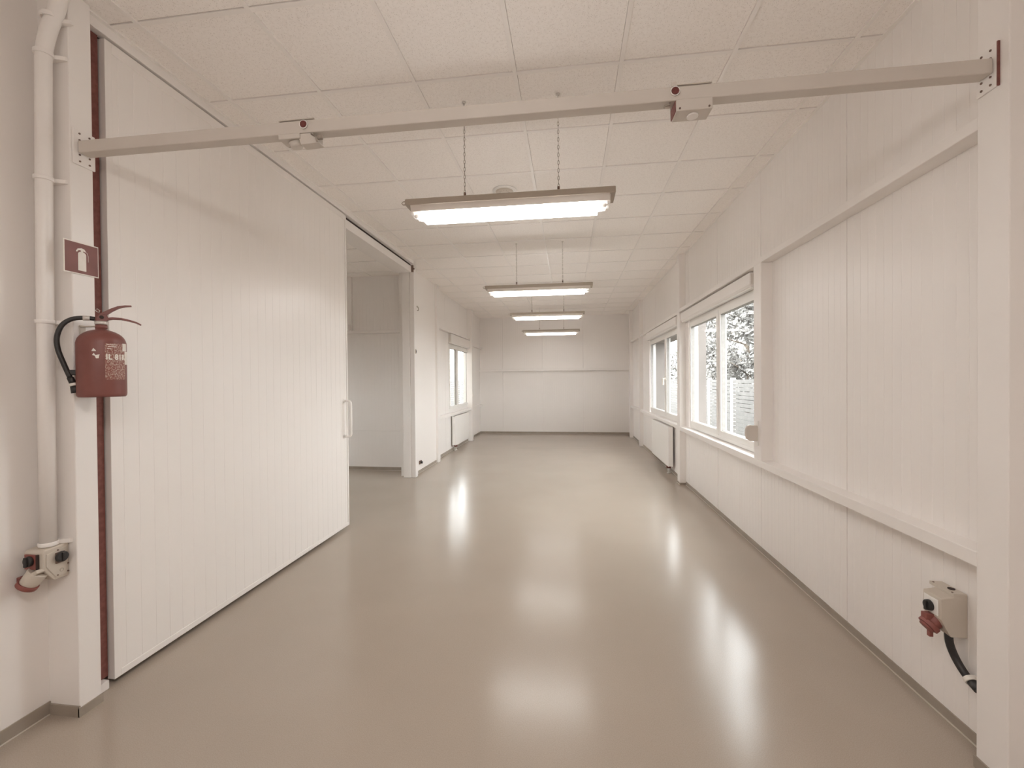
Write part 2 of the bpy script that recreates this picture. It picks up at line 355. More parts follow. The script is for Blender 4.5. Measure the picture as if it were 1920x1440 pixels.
# ------------------------------------------------------------------ sliding door
D = empty('door_1', (XL, 3.15, 0), label='large white ribbed sliding door panel hanging along the left wall', cat='door', kind='structure')
y0, y1, z0, z1 = 1.94, 4.355, .028, 3.300
mb = MB(); ribbed(mb, 'x', y0+.03, y1-.03, z0+.03, z1-.05, XL-.003, 1, XL-.040, (), pitch=.0845, w=.005, d=.0012, phase=2.004)
mb.build('door_panel', M['door'], D)
mb = MB(); mb.box((XL-.043, y0, z0), (XL, y0+.035, z1)); mb.box((XL-.043, y1-.022, z0), (XL, y1, z1))
mb.box((XL-.043, y0+.035, z0), (XL, y1-.022, z0+.035)); mb.box((XL-.043, y0+.035, z1-.055), (XL, y1-.022, z1))
mb.build('door_edge', M['door'], D, .002)
mb = MB(); hy, hx = 4.27, XL
pts = [(hx, hy, 1.345)]
for k in range(9):
    a = k/8*math.pi/2; pts.append((hx+.045+.03*math.sin(a), hy, 1.315+.03*math.cos(a)))
for k in range(9):
    a = k/8*math.pi/2; pts.append((hx+.045+.03*math.cos(a), hy, 1.005-.03*math.sin(a)))
pts.append((hx, hy, .975))
mb.tube(pts, .0125, 14); mb.cyl((hx, hy, 1.345), (hx+.008, hy, 1.345), .02); mb.cyl((hx, hy, .975), (hx+.008, hy, .975), .02)
tag(mb.build('door_handle', M['pvc'], D), 'white bow handle')

# ------------------------------------------------------------------ windows
def window(name, x, out, y0, y1, z0, z1, ym, label, handles):
    """double casement set in a wall whose room face is x; out = direction to outdoors (+1/-1)"""
    W = empty(name, (x, (y0+y1)/2, z0), label=label, cat='window', kind='structure')
    xa, xb = sorted((x + out*.012, x + out*.075)); fw = .055
    mb = MB()
    for a, b in (((y0, z0), (y0+fw, z1)), ((y1-fw, z0), (y1, z1)), ((y0+fw, z0), (y1-fw, z0+fw)), ((y0+fw, z1-fw), (y1-fw, z1)), ((ym-.03, z0+fw), (ym+.03, z1-fw))):
        mb.box((xa, a[0], a[1]), (xb, b[0], b[1]))
    mb.build('window_frame', M['pvc'], W, .003)
    sw = .062
    for (a, b, hs) in ((y0+fw-.012, ym-.008, 1), (ym+.008, y1-fw+.012, -1)):
        xs, xe = sorted((x - out*.004, x + out*.055)); zl, zh = z0+fw-.012, z1-fw+.012
        mb = MB()
        for p, r in (((a, zl), (a+sw, zh)), ((b-sw, zl), (b, zh)), ((a+sw, zl), (b-sw, zl+sw)), ((a+sw, zh-sw), (b-sw, zh))):
            mb.box((xs, p[0], p[1]), (xe, r[0], r[1]))
        sash = mb.build('sash', M['pvc'], W, .003)
        xg0, xg1 = sorted((x + out*.006, x + out*.05)); g = .004; mb = MB()
        for p, r in (((a+sw, zl+sw), (a+sw+g, zh-sw)), ((b-sw-g, zl+sw), (b-sw, zh-sw)), ((a+sw, zl+sw), (b-sw, zl+sw+g)), ((a+sw, zh-sw-g), (b-sw, zh-sw))):
            mb.box((xg0, p[0], p[1]), (xg1, r[0], r[1]))
        mb.build('gasket', M['gasket'], sash)
        mb = MB(); xc = x + out*.03; mb.box((xc-.002, a+sw+.001, zl+sw+.001), (xc+.002, b-sw-.001, zh-sw-.001)); mb.build('pane', M['glass'], sash)
        if handles:
            hy = (b - sw/2) if hs == 1 else (a + sw/2)
            mb = MB(); hz = 1.55; q = -out
            X = lambda v: x - out*(.004+v)
            x1_, x2_ = sorted((X(0), X(.012))); mb.box((x1_, hy-.014, hz-.03), (x2_, hy+.014, hz+.035))
            mb.cyl((X(.01), hy, hz), (X(.045), hy, hz), .009)
            x1_, x2_ = sorted((X(.035), X(.052))); mb.box((x1_, hy-.010, hz-.11), (x2_, hy+.010, hz+.012))
            mb.build('window_handle', M['white'], sash, .003)
    return W
win1 = window('window_1', XR, 1, 4.00, 6.45, .858, 2.372, 5.215, 'near right double window with white frame looking onto fence and trees', False)
win2 = window('window_2', XR, 1, 6.90, 9.45, .858, 2.36, 7.95, 'far right double window with two white handles, above the right radiator', True)
win3 = window('window_3', XLB, -1, 9.18, 11.05, .88, 2.36, 9.90, 'small bright double window in the left wall above the left radiator', False)
fill_win = window('fill_window', -7.2, -1, 3.8, 6.6, .95, 2.3, 5.2, 'added unseen window that lets light into the side room', False)  # out of view, added to brighten the side room
# outer reveals under the shutter boxes are closed by the boxes
def shutter(win, x, out, y0, y1, z0, z1):
    W = win
    f = x - out*.072; b = x + out*.128
    mb = MB(); pts = [(b, z0), (b, z1), (f, z1), (f, z0+.02), (f + out*.012, z0)]
    mb.prism(pts, 'y', y0, y1); BX = mb.build('shutter_box', M['paint'], W, .003)
    mb = MB(); c = f + out*.012; s0, s1 = sorted((c, c + out*.05)); mb.box((s0, y0+.01, z0-.014), (s1, y1-.01, z0)); mb.build('rounded_lip', M['pvc'], BX, .005)
    mb = MB()
    for k in range(3):
        xx = f + out*(.016 + .016*k); s0, s1 = sorted((xx, xx+out*.006)); mb.box((s0, y0-.003, z0+.02), (s1, y0, z1-.01))
    mb.build('end_cap', M['grey'], BX)
shutter(win1, XR, 1, 4.17, 6.615, 2.376, 2.499)
shutter(win2, XR, 1, 6.92, 9.50, 2.364, 2.499)
shutter(win3, XLB, -1, 9.16, 10.915, 2.364, 2.559)
# filler above the near end of window 1 beside the stile
trim((XR-.004, 4.03, 2.372), (XR+.12, 4.17, 2.515), 'narrow filler panel between the upright post and the shutter box', bevel=0)
# strap winder
W = empty('strap_winder', (1.594, 4.0, 1.05), label='small rounded grey shutter strap winder on the upright post by the near window', cat='strap winder')
mb = MB(); mb.box((1.588, 3.935, .975), (1.594, 3.965, 1.185)); mb.build('mounting_plate', M['pvc'], W, .002)
mb = MB(); pts = [(1.588, 1.01), (1.588, 1.145), (1.52, 1.15), (1.495, 1.13), (1.49, 1.08), (1.497, 1.035), (1.525, 1.015)]
mb.prism(pts, 'y', 3.935, 3.965); mb.build('housing', M['beam'], W, .006)

# ------------------------------------------------------------------ radiators
def radiator(x, out, y0, y1, z0, z1, label, vy):
    """x = wall face; out = direction into the room"""
    R_ = empty('radiator', (x, (y0+y1)/2, 0), label=label, cat='radiator')
    a, b = x + out*.035, x + out*.105
    lo, hi = sorted((b-out*.006, b)); mb = MB(); mb.box((lo, y0, z0), (hi, y1, z1)); mb.build('front_panel', M['radiator'], R_, .004)
    lo, hi = sorted((a, a+out*.012)); mb = MB(); mb.box((lo, y0+.01, z0), (hi, y1-.01, z1-.01)); mb.build('rear_panel', M['radiator'], R_, .004)
    mb = MB(); lo, hi = sorted((a+out*.013, b-out*.007)); y = y0+.03
    while y < y1-.03: mb.box((lo, y, z0+.03), (hi, y+.003, z1-.03)); y += .033
    mb.build('convector_fins', M['radiator'], R_)
    mb = MB(); lo, hi = sorted((a, b-out*.006))
    mb.box((lo, y0, z1-.012), (hi, y1, z1-.004)); mb.build('top_grille', M['radiator'], R_)
    for yy in (y0, y1-.004): mb = MB(); mb.box((lo, yy, z0+.01), (hi, yy+.004, z1-.012)); mb.build('side_panel', M['radiator'], R_)
    mb = MB(); xm = (a+b)/2; mb.cyl((xm-.012, vy, z0+.01), (xm-.012, vy, .004), .008); mb.cyl((xm+.014, vy+.03, z0+.01), (xm+.014, vy+.03, .004), .008)
    mb.cyl((xm-.012, vy, .0), (xm-.012, vy, .012), .018); mb.cyl((xm+.014, vy+.03, 0), (xm+.014, vy+.03, .012), .018); mb.build('supply_pipe', M['pvc'], R_)
    mb = MB(); mb.box((xm-.03, vy-.02, z0-.045), (xm+.03, vy+.05, z0-.005)); mb.build('valve_block', M['primer'], R_, .004)
    for yy in (y0+.15, y1-.15):
        lo, hi = sorted((x+out*.001, a)); mb = MB(); mb.box((lo, yy, z0+.05), (hi, yy+.02, z1-.05)); mb.build('wall_bracket', M['dark'], R_)
radiator(XR, -1, 7.28, 8.72, .125, .775, 'white panel radiator under the far right window', 7.42)
radiator(XLB, 1, 9.28, 10.60, .125, .765, 'white panel radiator under the small left window', 9.42)

# ------------------------------------------------------------------ luminaires
def luminaire(cx, y, z, L, lab, tube='tube'):
    T = empty('ceiling_lamp', (cx, y, z), label=lab, cat='lamp', group='hanging tube lamps in a row')
    h = L/2
    mb = MB(); pts = [(y-.075, z+.128), (y+.075, z+.128), (y+.085, z+.120), (y+.085, z+.085), (y-.085, z+.085), (y-.085, z+.120)]
    mb.prism(pts, 'x', cx-h, cx+h); mb.build('housing', M['housing'], T, .003)
    mb = MB(); pts = [(y-.080, z+.085), (y+.080, z+.085), (y+.068, z+.047), (y-.068, z+.047)]
    mb.prism(pts, 'x', cx-h+.035, cx+h-.035); mb.build('reflector', M['reflector'], T)
    mb = MB(); pts = [(y-.064, z+.045), (y+.064, z+.045), (y+.062, z+.012), (y+.05, z), (y-.05, z), (y-.062, z+.012)]
    mb.prism(pts, 'x', cx-h+.105, cx+h-.105); mb.build('tube_cover', M[tube], T)
    for s_ in (-1, 1):
        mb = MB(); e = cx + s_*(h-.03)
        lo, hi = sorted((e, e - s_*.022)); mb.prism([(y-.07, z+.095), (y+.07, z+.095), (y+.052, z+.03), (y-.052, z+.03)], 'x', lo, hi)
        for q in (-.035, .035): mb.cyl((e - s_*.022, y+q, z+.03), (cx + s_*(h-.105), y+q, z+.03), .013)
        mb.build('lamp_holder', M['pvc'], T, .004)
    # wire bail at the left end
    mb = MB(); e = cx-h; pts = [(e, y-.06, z+.118), (e-.02, y-.06, z+.118), (e-.03, y-.06, z+.108), (e-.02, y-.06, z+.097), (e, y-.06, z+.097)]
    mb.tube(pts, .003, 6); mb.build('wire_clip', M['metal'], T)
    for qx in (cx-.29, cx+.32):
        ch = MB(); zt = z+.135
        ch.tube([(qx-.014, y, z+.125), (qx-.008, y, z+.145), (qx, y, z+.155), (qx+.008, y, z+.145), (qx+.014, y, z+.125)], .0028, 6)
        zz = z+.158; k = 0
        while zz < ZC-.075:
            ring = []; 
            for a in range(10):
                t_ = 2*math.pi*a/10; u_ = .005*math.cos(t_); v_ = .015*math.sin(t_)
                ring.append((qx + (u_ if k % 2 else 0), y + (0 if k % 2 else u_), zz + v_))
            ch.tube(ring, .0016, 5, closed=True); zz += .0245; k += 1
        c_ = ch.build('chain', M['metal'], T)
        hk = MB(); hk.cyl((qx, y, zz-.012), (qx, y, ZC-.004), .003, n=8); hk.lathe((qx, y, ZC-.006), [(0, 0), (.012, 0), (.014, .004), (.014, .006)], 16)
        hk.build('ceiling_hook', M['zinc'], c_)
        kn = MB(); kn.cyl((qx, y, z+.157), (qx, y, z+.178), .008, n=10); kn.build('turnbuckle', M['brown'], c_)
    return T
LX = -.377
luminaire(LX, 2.80, 2.600, 1.335, 'nearest lit fluorescent tube lamp hanging on two chains behind the crossbeam')
luminaire(LX-.015, 5.78, 2.674, 1.41, 'second lit fluorescent lamp from the front, hanging on chains')
luminaire(LX-.03, 8.40, 2.712, 1.42, 'third lit fluorescent lamp from the front, level with the top edge of the end wall', 'tube_weaker')
luminaire(LX-.06, 11.0, 2.675, 1.43, 'farthest and lowest looking lit fluorescent lamp against the end wall', 'tube_dim')
luminaire(LX, .15, 2.600, 1.335, 'added fill lamp directly overhead, out of view on the near side of the crossbeam', 'tube_fill')  # unseen lamp added to brighten the near end
luminaire(LX, -2.35, 2.600, 1.335, 'added fill lamp behind the camera, farthest from the end wall', 'tube_fill')  # second added lamp, fill for the near walls and ceiling
# detectors
def detector(x, y, r, label):
    T = empty('smoke_detector', (x, y, ZC), label=label, cat='detector')
    MB().lathe((x, y, ZC), [(0, -.008), (r, -.008), (r*1.02, -.004), (r*1.02, .002)], 40).build('base_ring', M['pvc'], T)
    MB().lathe((x, y, ZC), [(0, -.016), (r*.5, -.016), (r*.70, -.014), (r*.76, -.008)], 40).build('sensor_head', M['grey'], T)
    mb = MB()
    for k in range(12):
        a = 2*math.pi*k/12; mb.box((-.004, r*.32, -.0175), (.004, r*.46, -.016), Matrix.Translation((x, y, ZC)) @ Matrix.Rotation(a, 4, 'Z'))
    mb.build('vent_slot', M['housing'], T)
detector(-.60, 4.15, .112, 'round white detector on the ceiling just above the nearest lamp')
detector(-.60, 9.1, .055, 'tiny round detector on the ceiling beyond the second lamp')

# ------------------------------------------------------------------ crossbeam
PL = Vector((-2.262, 1.787, 2.652)); PR = Vector((1.584, 1.889, 2.713))
dx = (PR-PL).normalized(); dy = Vector((0, 0, 1)).cross(dx).normalized(); dz = dx.cross(dy)
BMx = Matrix(((dx.x, dy.x, dz.x, PL.x), (dx.y, dy.y, dz.y, PL.y), (dx.z, dy.z, dz.z, PL.z), (0, 0, 0, 1)))
LB = (PR-PL).length; hb = .028
B = empty('crossbeam', PL, label='square painted steel crossbeam spanning the room below the ceiling between the two near columns', cat='beam')
mb = MB(); mb.box((.004, -hb, -hb), (LB-.004, hb, hb), BMx); mb.build('beam_tube', M['beam'], B, .004)
def plate(xs, out, ya, yb, za, zb, name):
    s0, s1 = sorted((xs, xs + out*.008)); mb = MB(); mb.box((s0, ya, za), (s1, yb, zb)); P_ = mb.build('end_plate', M['paint'], B, .003)
    ym, dyy = (ya+yb)/2, (yb-ya)*.22
    for zc in (za+.018, za+.048, zb-.048, zb-.018):
        for yy in (ym-dyy, ym+dyy):
            mb = MB(); a = xs + out*.008; mb.cyl((a, yy, zc), (a + out*.003, yy, zc), .0042, n=10); mb.build('bolt', M['brown'], P_)
    return P_
plate(-2.268, 1, 1.742, 1.838, 2.570, 2.735, 'l'); plate(1.592, -1, 1.851, 1.934, 2.629, 2.794, 'r')
mb = MB(); mb.box((1.584, 1.847, 2.629), (1.592, 1.8515, 2.794)); mb.build('plate_edge', M['primer'], B)
def beam_unit(s, w, capx, label, kind):
    """s = position along the beam of the bracket's left side, w its width"""
    T = empty('beam_sensor', BMx @ Vector((s+w/2, 0, 0)), label=label, cat='sensor')
    mb = MB(); g = hb+.0015; t_ = .003
    mb.box((s, -g-t_, g), (s+w, g+.012, g+t_), BMx); mb.box((s, g+.009, -g-.02), (s+w, g+.012, g), BMx)
    if kind == 1: mb.box((s-.012, -g-t_, g-.004), (s+.01, -g, g+.014), BMx)
    mb.build('clamp_plate', M['beam'], T, .001)
    mb = MB(); mb.cyl(BMx @ Vector((capx, -g-.001, .006)), BMx @ Vector((capx, -g-.006, .006)), .0185, n=28); mb.build('cap_ring', M['paint'], T)
    mb = MB(); mb.cyl(BMx @ Vector((capx, -g-.006, .006)), BMx @ Vector((capx, -g-.010, .006)), .0155, .013, n=28); mb.build('red_cap', M['redlens'], T)
    if kind == 1:
        mb = MB(); mb.box((s+.004, -.035, -.075), (s+w, .045, -g-.001), BMx); hs = mb.build('housing', M['beam'], T, .003)
        for xx in (s+.018, s+w-.014): MB().cyl(BMx @ Vector((xx, -.0352, -.066)), BMx @ Vector((xx, -.038, -.066)), .0038, n=10).build('screw', M['brown'], hs)
        mb = MB(); mb.box((s+.001, -.03, -.073), (s+.0045, .04, -g-.002), BMx); mb.build('side_slot', M['primer'], hs)
        mb = MB(); mb.cyl(BMx @ Vector((s+.078, .005, -.075)), BMx @ Vector((s+.078, .005, -.082)), .022, n=24); mb.build('round_knockout', M['paint'], hs)
        mb = MB(); mb.tube([BMx @ Vector(p) for p in ((s-.016, -.02, -g-.002), (s-.018, -.02, -.04), (s-.036, -.02, -.042), (s-.04, -.02, -.052))], .0035, 6); mb.build('cable_clip', M['metal'], T)
    else:
        mb = MB(); mb.box((s, -.035, -.052), (s+.10, .03, -g-.001), BMx); hs = mb.build('housing', M['beam'], T, .003)
        mb = MB(); mb.prism([(s+.085, -g-.001), (s+.155, -g-.001), (s+.185, -.075), (s+.10, -.078)], 'y', -.028, .02, BMx); mb.build('tilted_bracket', M['beam'], hs, .002)
        mb = MB(); mb.cyl(BMx @ Vector((s+.06, 0, -.052)), BMx @ Vector((s+.065, .005, -.074)), .03, .024, n=24); mb.build('round_socket', M['beam'], hs)
        mb = MB(); mb.tube([BMx @ Vector(p) for p in ((s+.15, -.029, -.036), (s+.172, -.031, -.05), (s+.178, -.031, -.072))], .004, 6); mb.build('cable_end', M['metal'], T)
        mb = MB(); mb.box((s+.175, -.03, -.06), (s+.20, -.02, -.045), BMx); mb.build('spring_clip', M['metal'], T)
beam_unit(1.000, .165, 1.118, 'sensor unit with red cap and broken hanging bracket on the left crossbeam half', 0)
beam_unit(2.690, .145, 2.692, 'boxed sensor unit with red cap on the right half of the crossbeam', 1)

# ------------------------------------------------------------------ conduit pipe
T = empty('conduit_pipe', (-2.352, 1.686, .84), label='white vertical pipe clipped to the near left column, bending at the top', cat='pipe')
pts = [(-2.353, 1.686, .812), (-2.350, 1.686, 1.6), (-2.345, 1.686, 2.3), (-2.335, 1.686, 3.0)]
for k in range(1, 9):
    a = k/8; pts.append((-2.335 + .012*a + .045*a*a, 1.686 + .01*a*a, 3.0 + .22*a))
pts.append((-2.245, 1.705, 3.352))
MB().tube(pts, .0295, 24).build('pipe', M['paint'], T)
for (cx, cz) in ((-2.298, 3.195), (-2.334, 3.035), (-2.344, 2.475), (-2.349, 1.83), (-2.353, .824)):
    mb = MB(); mb.lathe((cx, 1.686, cz), [(.0290, -.009), (.0350, -.009), (.0350, .009), (.0290, .009), (.0290, -.009)], 24)
    mb.prism([(cx+.005, 1.719), (cx+.024, 1.708), (cx+.062, 1.724), (cx+.064, 1.735), (cx-.012, 1.735), (cx-.012, 1.719)], 'z', cz-.009, cz+.009)
    mb.build('pipe_clip', M['paint'], T, .002)

# ------------------------------------------------------------------ fire sign
T = empty('fire_extinguisher_sign', (-2.268, 1.773, 2.135), label='red square sign with white extinguisher symbol on the near left column', cat='sign')
def sq(mb, ya, yb, za, zb, x0, x1): mb.box((x0, ya, za), (x1, yb, zb))
mb = MB(); sq(mb, 1.698, 1.846, 2.060, 2.210, -2.2665, -2.2635); mb.build('sign_board', M['white'], T)
mb = MB(); sq(mb, 1.703, 1.843, 2.065, 2.205, -2.2635, -2.2630); mb.build('red_field', M['red'], T)
mb = MB(); X0, X1 = -2.2630, -2.2625
mb.box((X0, 1.757, 2.078), (X1, 1.791, 2.155))
pts = [(1.757, 2.155)] + [(1.774 - .017*math.cos(math.pi*k/10), 2.155 + .012*math.sin(math.pi*k/10)) for k in range(1, 10)] + [(1.791, 2.155)]
mb.prism(pts, 'x', X0, X1); mb.box((X0, 1.769, 2.165), (X1, 1.779, 2.174))
mb.prism([(1.748, 2.166), (1.756, 2.179), (1.772, 2.184), (1.784, 2.181), (1.792, 2.170), (1.785, 2.169), (1.775, 2.174), (1.760, 2.172), (1.752, 2.162)], 'x', X0, X1)
mb.tube([(X1-.0002, 1.786, 2.172), (X1-.0002, 1.797, 2.165), (X1-.0002, 1.800, 2.150), (X1-.0002, 1.800, 2.125)], .0008, 6)
mb.build('extinguisher_symbol', M['white'], T)

# ------------------------------------------------------------------ fire extinguisher
EC = Vector((-2.163, 1.772, 1.487))
T = empty('fire_extinguisher', EC, label='dull red fire extinguisher with black hose hanging on the near left column', cat='fire extinguisher')
r0 = .088
prof = [(0, .006), (r0*.80, .004), (r0*.93, 0), (r0*.985, .006), (r0, .016), (r0, .250)]
for k in range(1, 10):
    a = k/10*math.pi/2; prof.append((r0*math.cos(a)*.985 + .0, .250 + .064*math.sin(a)))
prof += [(.022, .318), (.021, .338), (.0, .338)]
body = MB().lathe(EC, prof, 56).build('cylinder_body', M['red'], T)
mb = MB(); mb.lathe(EC, [(.0, .336), (.023, .336), (.024, .342), (.024, .352), (0, .352)], 20); mb.build('valve_collar', M['zinc'], T)
hd = Vector((.7071, .7071, 0)); vz = Vector((0, 0, 1)); side = Vector((-.7071, .7071, 0))
HM = Matrix(((hd.x, side.x, 0, EC.x), (hd.y, side.y, 0, EC.y), (0, 0, 1, EC.z), (0, 0, 0, 1)))
mb = MB(); mb.prism([(-.016, .350), (.020, .350), (.026, .366), (.018, .386), (-.004, .384), (-.018, .368)], 'y', -.013, .013, HM); vb = mb.build('valve_block', M['red'], T, .003)
mb = MB(); mb.cyl(HM @ Vector((.003, -.014, .370)), HM @ Vector((.003, -.018, .370)), .008, n=16); mb.build('pivot_pin', M['dark'], vb)
def strap(path, w0, w1, th):
    mb = MB(); n = len(path); up, lo = [], []
    for i, (u, z) in enumerate(path):
        a = path[max(0, i-1)]; b_ = path[min(n-1, i+1)]; dv = Vector((b_[0]-a[0], b_[1]-a[1])).normalized(); nn_ = Vector((-dv.y, dv.x)) * (th[0] + (th[1]-th[0])*i/(n-1))/2
        up.append((u+nn_.x, z+nn_.y)); lo.append((u-nn_.x, z-nn_.y))
    mb.prism(up + lo[::-1], 'y', -w0/2, w1/2, HM); return mb
strap([(.0, .378), (.018, .392), (.038, .408), (.060, .422), (.085, .430), (.108, .433)], .022, .022, (.020, .005)).build('upper_lever', M['red'], T, .0015)
strap([(.012, .362), (.040, .368), (.070, .368), (.100, .362), (.125, .354), (.142, .344)], .022, .022, (.012, .006)).build('lower_lever', M['red'], T, .0015)
mb = MB(); mb.tube([HM @ Vector(p) for p in ((-.010, -.016, .392), (-.018, -.016, .400), (-.012, -.016, .408), (-.003, -.016, .400), (-.006, -.016, .390))], .0018, 6); mb.build('safety_pin', M['zinc'], T)
def cr(pts, n=8):
    out = []; P = [Vector(p) for p in pts]; P = [P[0]*2-P[1]] + P + [P[-1]*2-P[-2]]
    for i in range(1, len(P)-2):
        for k in range(n):
            t_ = k/n; a, b_, c, d = P[i-1], P[i], P[i+1], P[i+2]
            out.append(.5*((2*b_) + (c-a)*t_ + (2*a-5*b_+4*c-d)*t_*t_ + (3*b_-a-3*c+d)*t_**3))
    out.append(P[-2]); return out
hp = [(-2.178, 1.757, 1.849), (-2.201, 1.732, 1.851), (-2.232, 1.703, 1.842), (-2.254, 1.680, 1.812), (-2.265, 1.668, 1.758), (-2.263, 1.670, 1.703), (-2.251, 1.682, 1.640), (-2.236, 1.695, 1.578)]
hose = MB().tube(cr(hp), .0098, 14).build('hose', M['black'], T)
mb = MB(); mb.cyl((-2.190, 1.745, 1.850), (-2.206, 1.728, 1.850), .0115, n=16); mb.build('hose_ferrule', M['zinc'], hose)
mb = MB(); mb.cyl((-2.236, 1.695, 1.578), (-2.228, 1.702, 1.546), .012, .0125, n=16); mb.build('nozzle_neck', M['black'], T)
mb = MB(); mb.cyl((-2.229, 1.701, 1.552), (-2.2265, 1.703, 1.540), .0145, n=16); mb.build('nozzle_ring', M['white'], T)
mb = MB(); mb.cyl((-2.2265, 1.703, 1.540), (-2.222, 1.707, 1.508), .0135, .0165, n=18); mb.build('nozzle', M['black'], T)
mb = MB(); mb.box((-.012, -.006, -.012), (.022, .010, .012), Matrix.Translation((-2.232, 1.700, 1.600)) @ Matrix.Rotation(math.radians(45), 4, 'Z')); mb.build('hose_holder', M['black'], T, .004)
mb = MB(); mb.box((-2.2675, EC.y-.012, 1.70), (-2.2625, EC.y+.012, 1.822)); mb.box((-2.264, EC.y-.010, 1.814), (EC.x-.02, EC.y+.010, 1.819)); mb.build('wall_bracket', M['grey'], T, .001)
# wrapped print. angle 0 points where the print is centred (towards camera right)
def wrap_patch(name, a0, a1, z0, z1, off, mat, parent):
    mb = MB(); n = max(2, int(abs(a1-a0)/4)); vs = []
    for k in range(n+1):
        a = math.radians(a0 + (a1-a0)*k/n); c, s_ = math.cos(a), math.sin(a)
        vs.append([mb.bm.verts.new(EC + Vector(((r0+o)*c, (r0+o)*s_, z))) for z, o in ((z0, off), (z1, off), (z1, off-.0006), (z0, off-.0006))])
    for k in range(n):
        for j in range(4): mb._f([vs[k][j], vs[k+1][j], vs[k+1][(j+1) % 4], vs[k][(j+1) % 4]])
    mb._f(vs[0]); mb._f(vs[-1][::-1]); return mb.build(name, mat, parent)
# directions: the camera sits at about -39 deg seen from the cylinder axis
VA = math.degrees(math.atan2(-EC.y, -EC.x))   # azimuth towards camera
def A(px): # px: -1 left edge .. +1 right edge of the visible cylinder
    return VA + math.degrees(math.asin(max(-.98, min(.98, px))))
L_ = wrap_patch('small_print_label', A(.12), A(.90), .080, .246, .0008, M['print'], body)
wrap_patch('inspection_sticker', A(.80), A(.94), .212, .248, .0014, M['white'], body)
wrap_patch('inspection_sticker', A(.88), A(.975), .150, .211, .0014, M['white'], body)
def curved_text(txt, size, px, z, name, parent, bold=0.0):
    cu = bpy.data.curves.new(name, 'FONT'); cu.body = txt; cu.size = size; cu.align_x = 'CENTER'; cu.extrude = .0004; cu.offset = bold; cu.space_character = 1.12
    ob = bpy.data.objects.new(name+'_tmp', cu); COL.objects.link(ob); bpy.context.view_layer.update()
    me = bpy.data.meshes.new_from_object(ob.evaluated_get(bpy.context.evaluated_depsgraph_get())); bpy.data.objects.remove(ob); bpy.data.curves.remove(cu)
    a0 = math.radians(A(px))
    for v in me.vertices:
        a = a0 + v.co.x*.78/r0; rr_ = r0 + .0016 + v.co.z
        v.co = Vector((rr_*math.cos(a), rr_*math.sin(a), z + v.co.y))
    me.materials.clear(); me.materials.append(M['white'])
    o = bpy.data.objects.new(name, me); COL.objects.link(o); o.parent = parent; return o
curved_text('IL 81R', .0345, .56, .172, 'large_lettering', body, .0014)
mb = MB()
for (a, z, wd) in ((.24, .238, 26), (.28, .229, 22), (.24, .220, 10)):
    n = 8
    for k in range(n):
        a1_ = math.radians(A(a-.05) + wd*k/n); a2_ = math.radians(A(a-.05) + wd*(k+.8)/n)
        v = [mb.bm.verts.new(EC + Vector(((r0+.0016)*math.cos(q), (r0+.0016)*math.sin(q), zz))) for q, zz in ((a1_, z), (a2_, z), (a2_, z+.003), (a1_, z+.003))]; mb._f(v)
mb.build('printed_lines', M['white'], body)
mb = MB()
for pts in ([(-.38, .208), (-.20, .208), (-.25, .216), (-.31, .222)], [(-.36, .190), (-.30, .200), (-.22, .176), (-.12, .176), (-.08, .194), (-.18, .192), (-.28, .188)]):
    mb._f([mb.bm.verts.new(EC + Vector(((r0+.0016)*math.cos(math.radians(A(p))), (r0+.0016)*math.sin(math.radians(A(p))), z))) for p, z in pts])
mb.build('printed_pictogram', M['white'], body)

# ------------------------------------------------------------------ left industrial socket
T = empty('switch_socket_unit', (-2.36, 1.68, .66), label='grey industrial socket box with two black knobs below the white pipe at left', cat='socket')
mb = MB(); X0, X1, Y0, Y1 = -2.408, -2.310, 1.632, 1.7345
# body, front lower corner cut away for the socket
mb.prism([(Y0, .728), (Y0, .800), (Y0+.010, .810), (Y1, .816), (Y1, .662), (Y0+.045, .662)], 'x', X0, X1)
hs = mb.build('housing', M['grey'], T, .005)
mb = MB(); mb.prism([(Y0+.012, .733), (Y0+.012, .790), (Y1-.010, .803), (Y1-.010, .674), (Y0+.048, .674)], 'x', X1, X1+.004); mb.build('cover_plate', M['grey'], hs, .002)
for (yy, zz) in ((Y0+.053, .682), (Y0+.055, .795), (Y1-.008, .684), (Y1-.008, .72)): MB().cyl((X1+.003, yy, zz), (X1+.007, yy, zz), .0032, n=10).build('screw', M['brown'], hs)
mb = MB(); mb.tube([(X1+.004, Y1-.033+.007*math.cos(a), .700+.007*math.sin(a)) for a in [k*math.pi/6 for k in range(12)]], .0016, 6, closed=True); mb.build('lock_mark', M['housing'], hs)
mb = MB(); mb.box((X1+.004, 1.676, .735), (X1+.010, 1.712, .785)); mb.build('switch_plate', M['brown'], T, .002)
mb = MB(); mb.cyl((X1+.010, 1.694, .764), (X1+.026, 1.694, .764), .024, .022, n=28); mb.box((X1+.024, 1.688, .744), (X1+.031, 1.700, .784)); tag(mb.build('rotary_knob', M['black'], T, .002), 'black rotary knob on the side facing the room')
mb = MB(); mb.box((-2.398, Y0-.006, .728), (-2.336, Y0, .794)); mb.build('switch_plate', M['redplastic'], T, .002)
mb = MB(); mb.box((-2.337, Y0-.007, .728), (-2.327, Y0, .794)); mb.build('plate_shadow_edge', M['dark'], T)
mb = MB(); mb.cyl((-2.368, Y0-.006, .766), (-2.368, Y0-.020, .766), .0235, .021, n=28); mb.box((-2.375, Y0-.027, .744), (-2.361, Y0-.019, .788)); mb.build('rotary_knob', M['black'], T, .003)
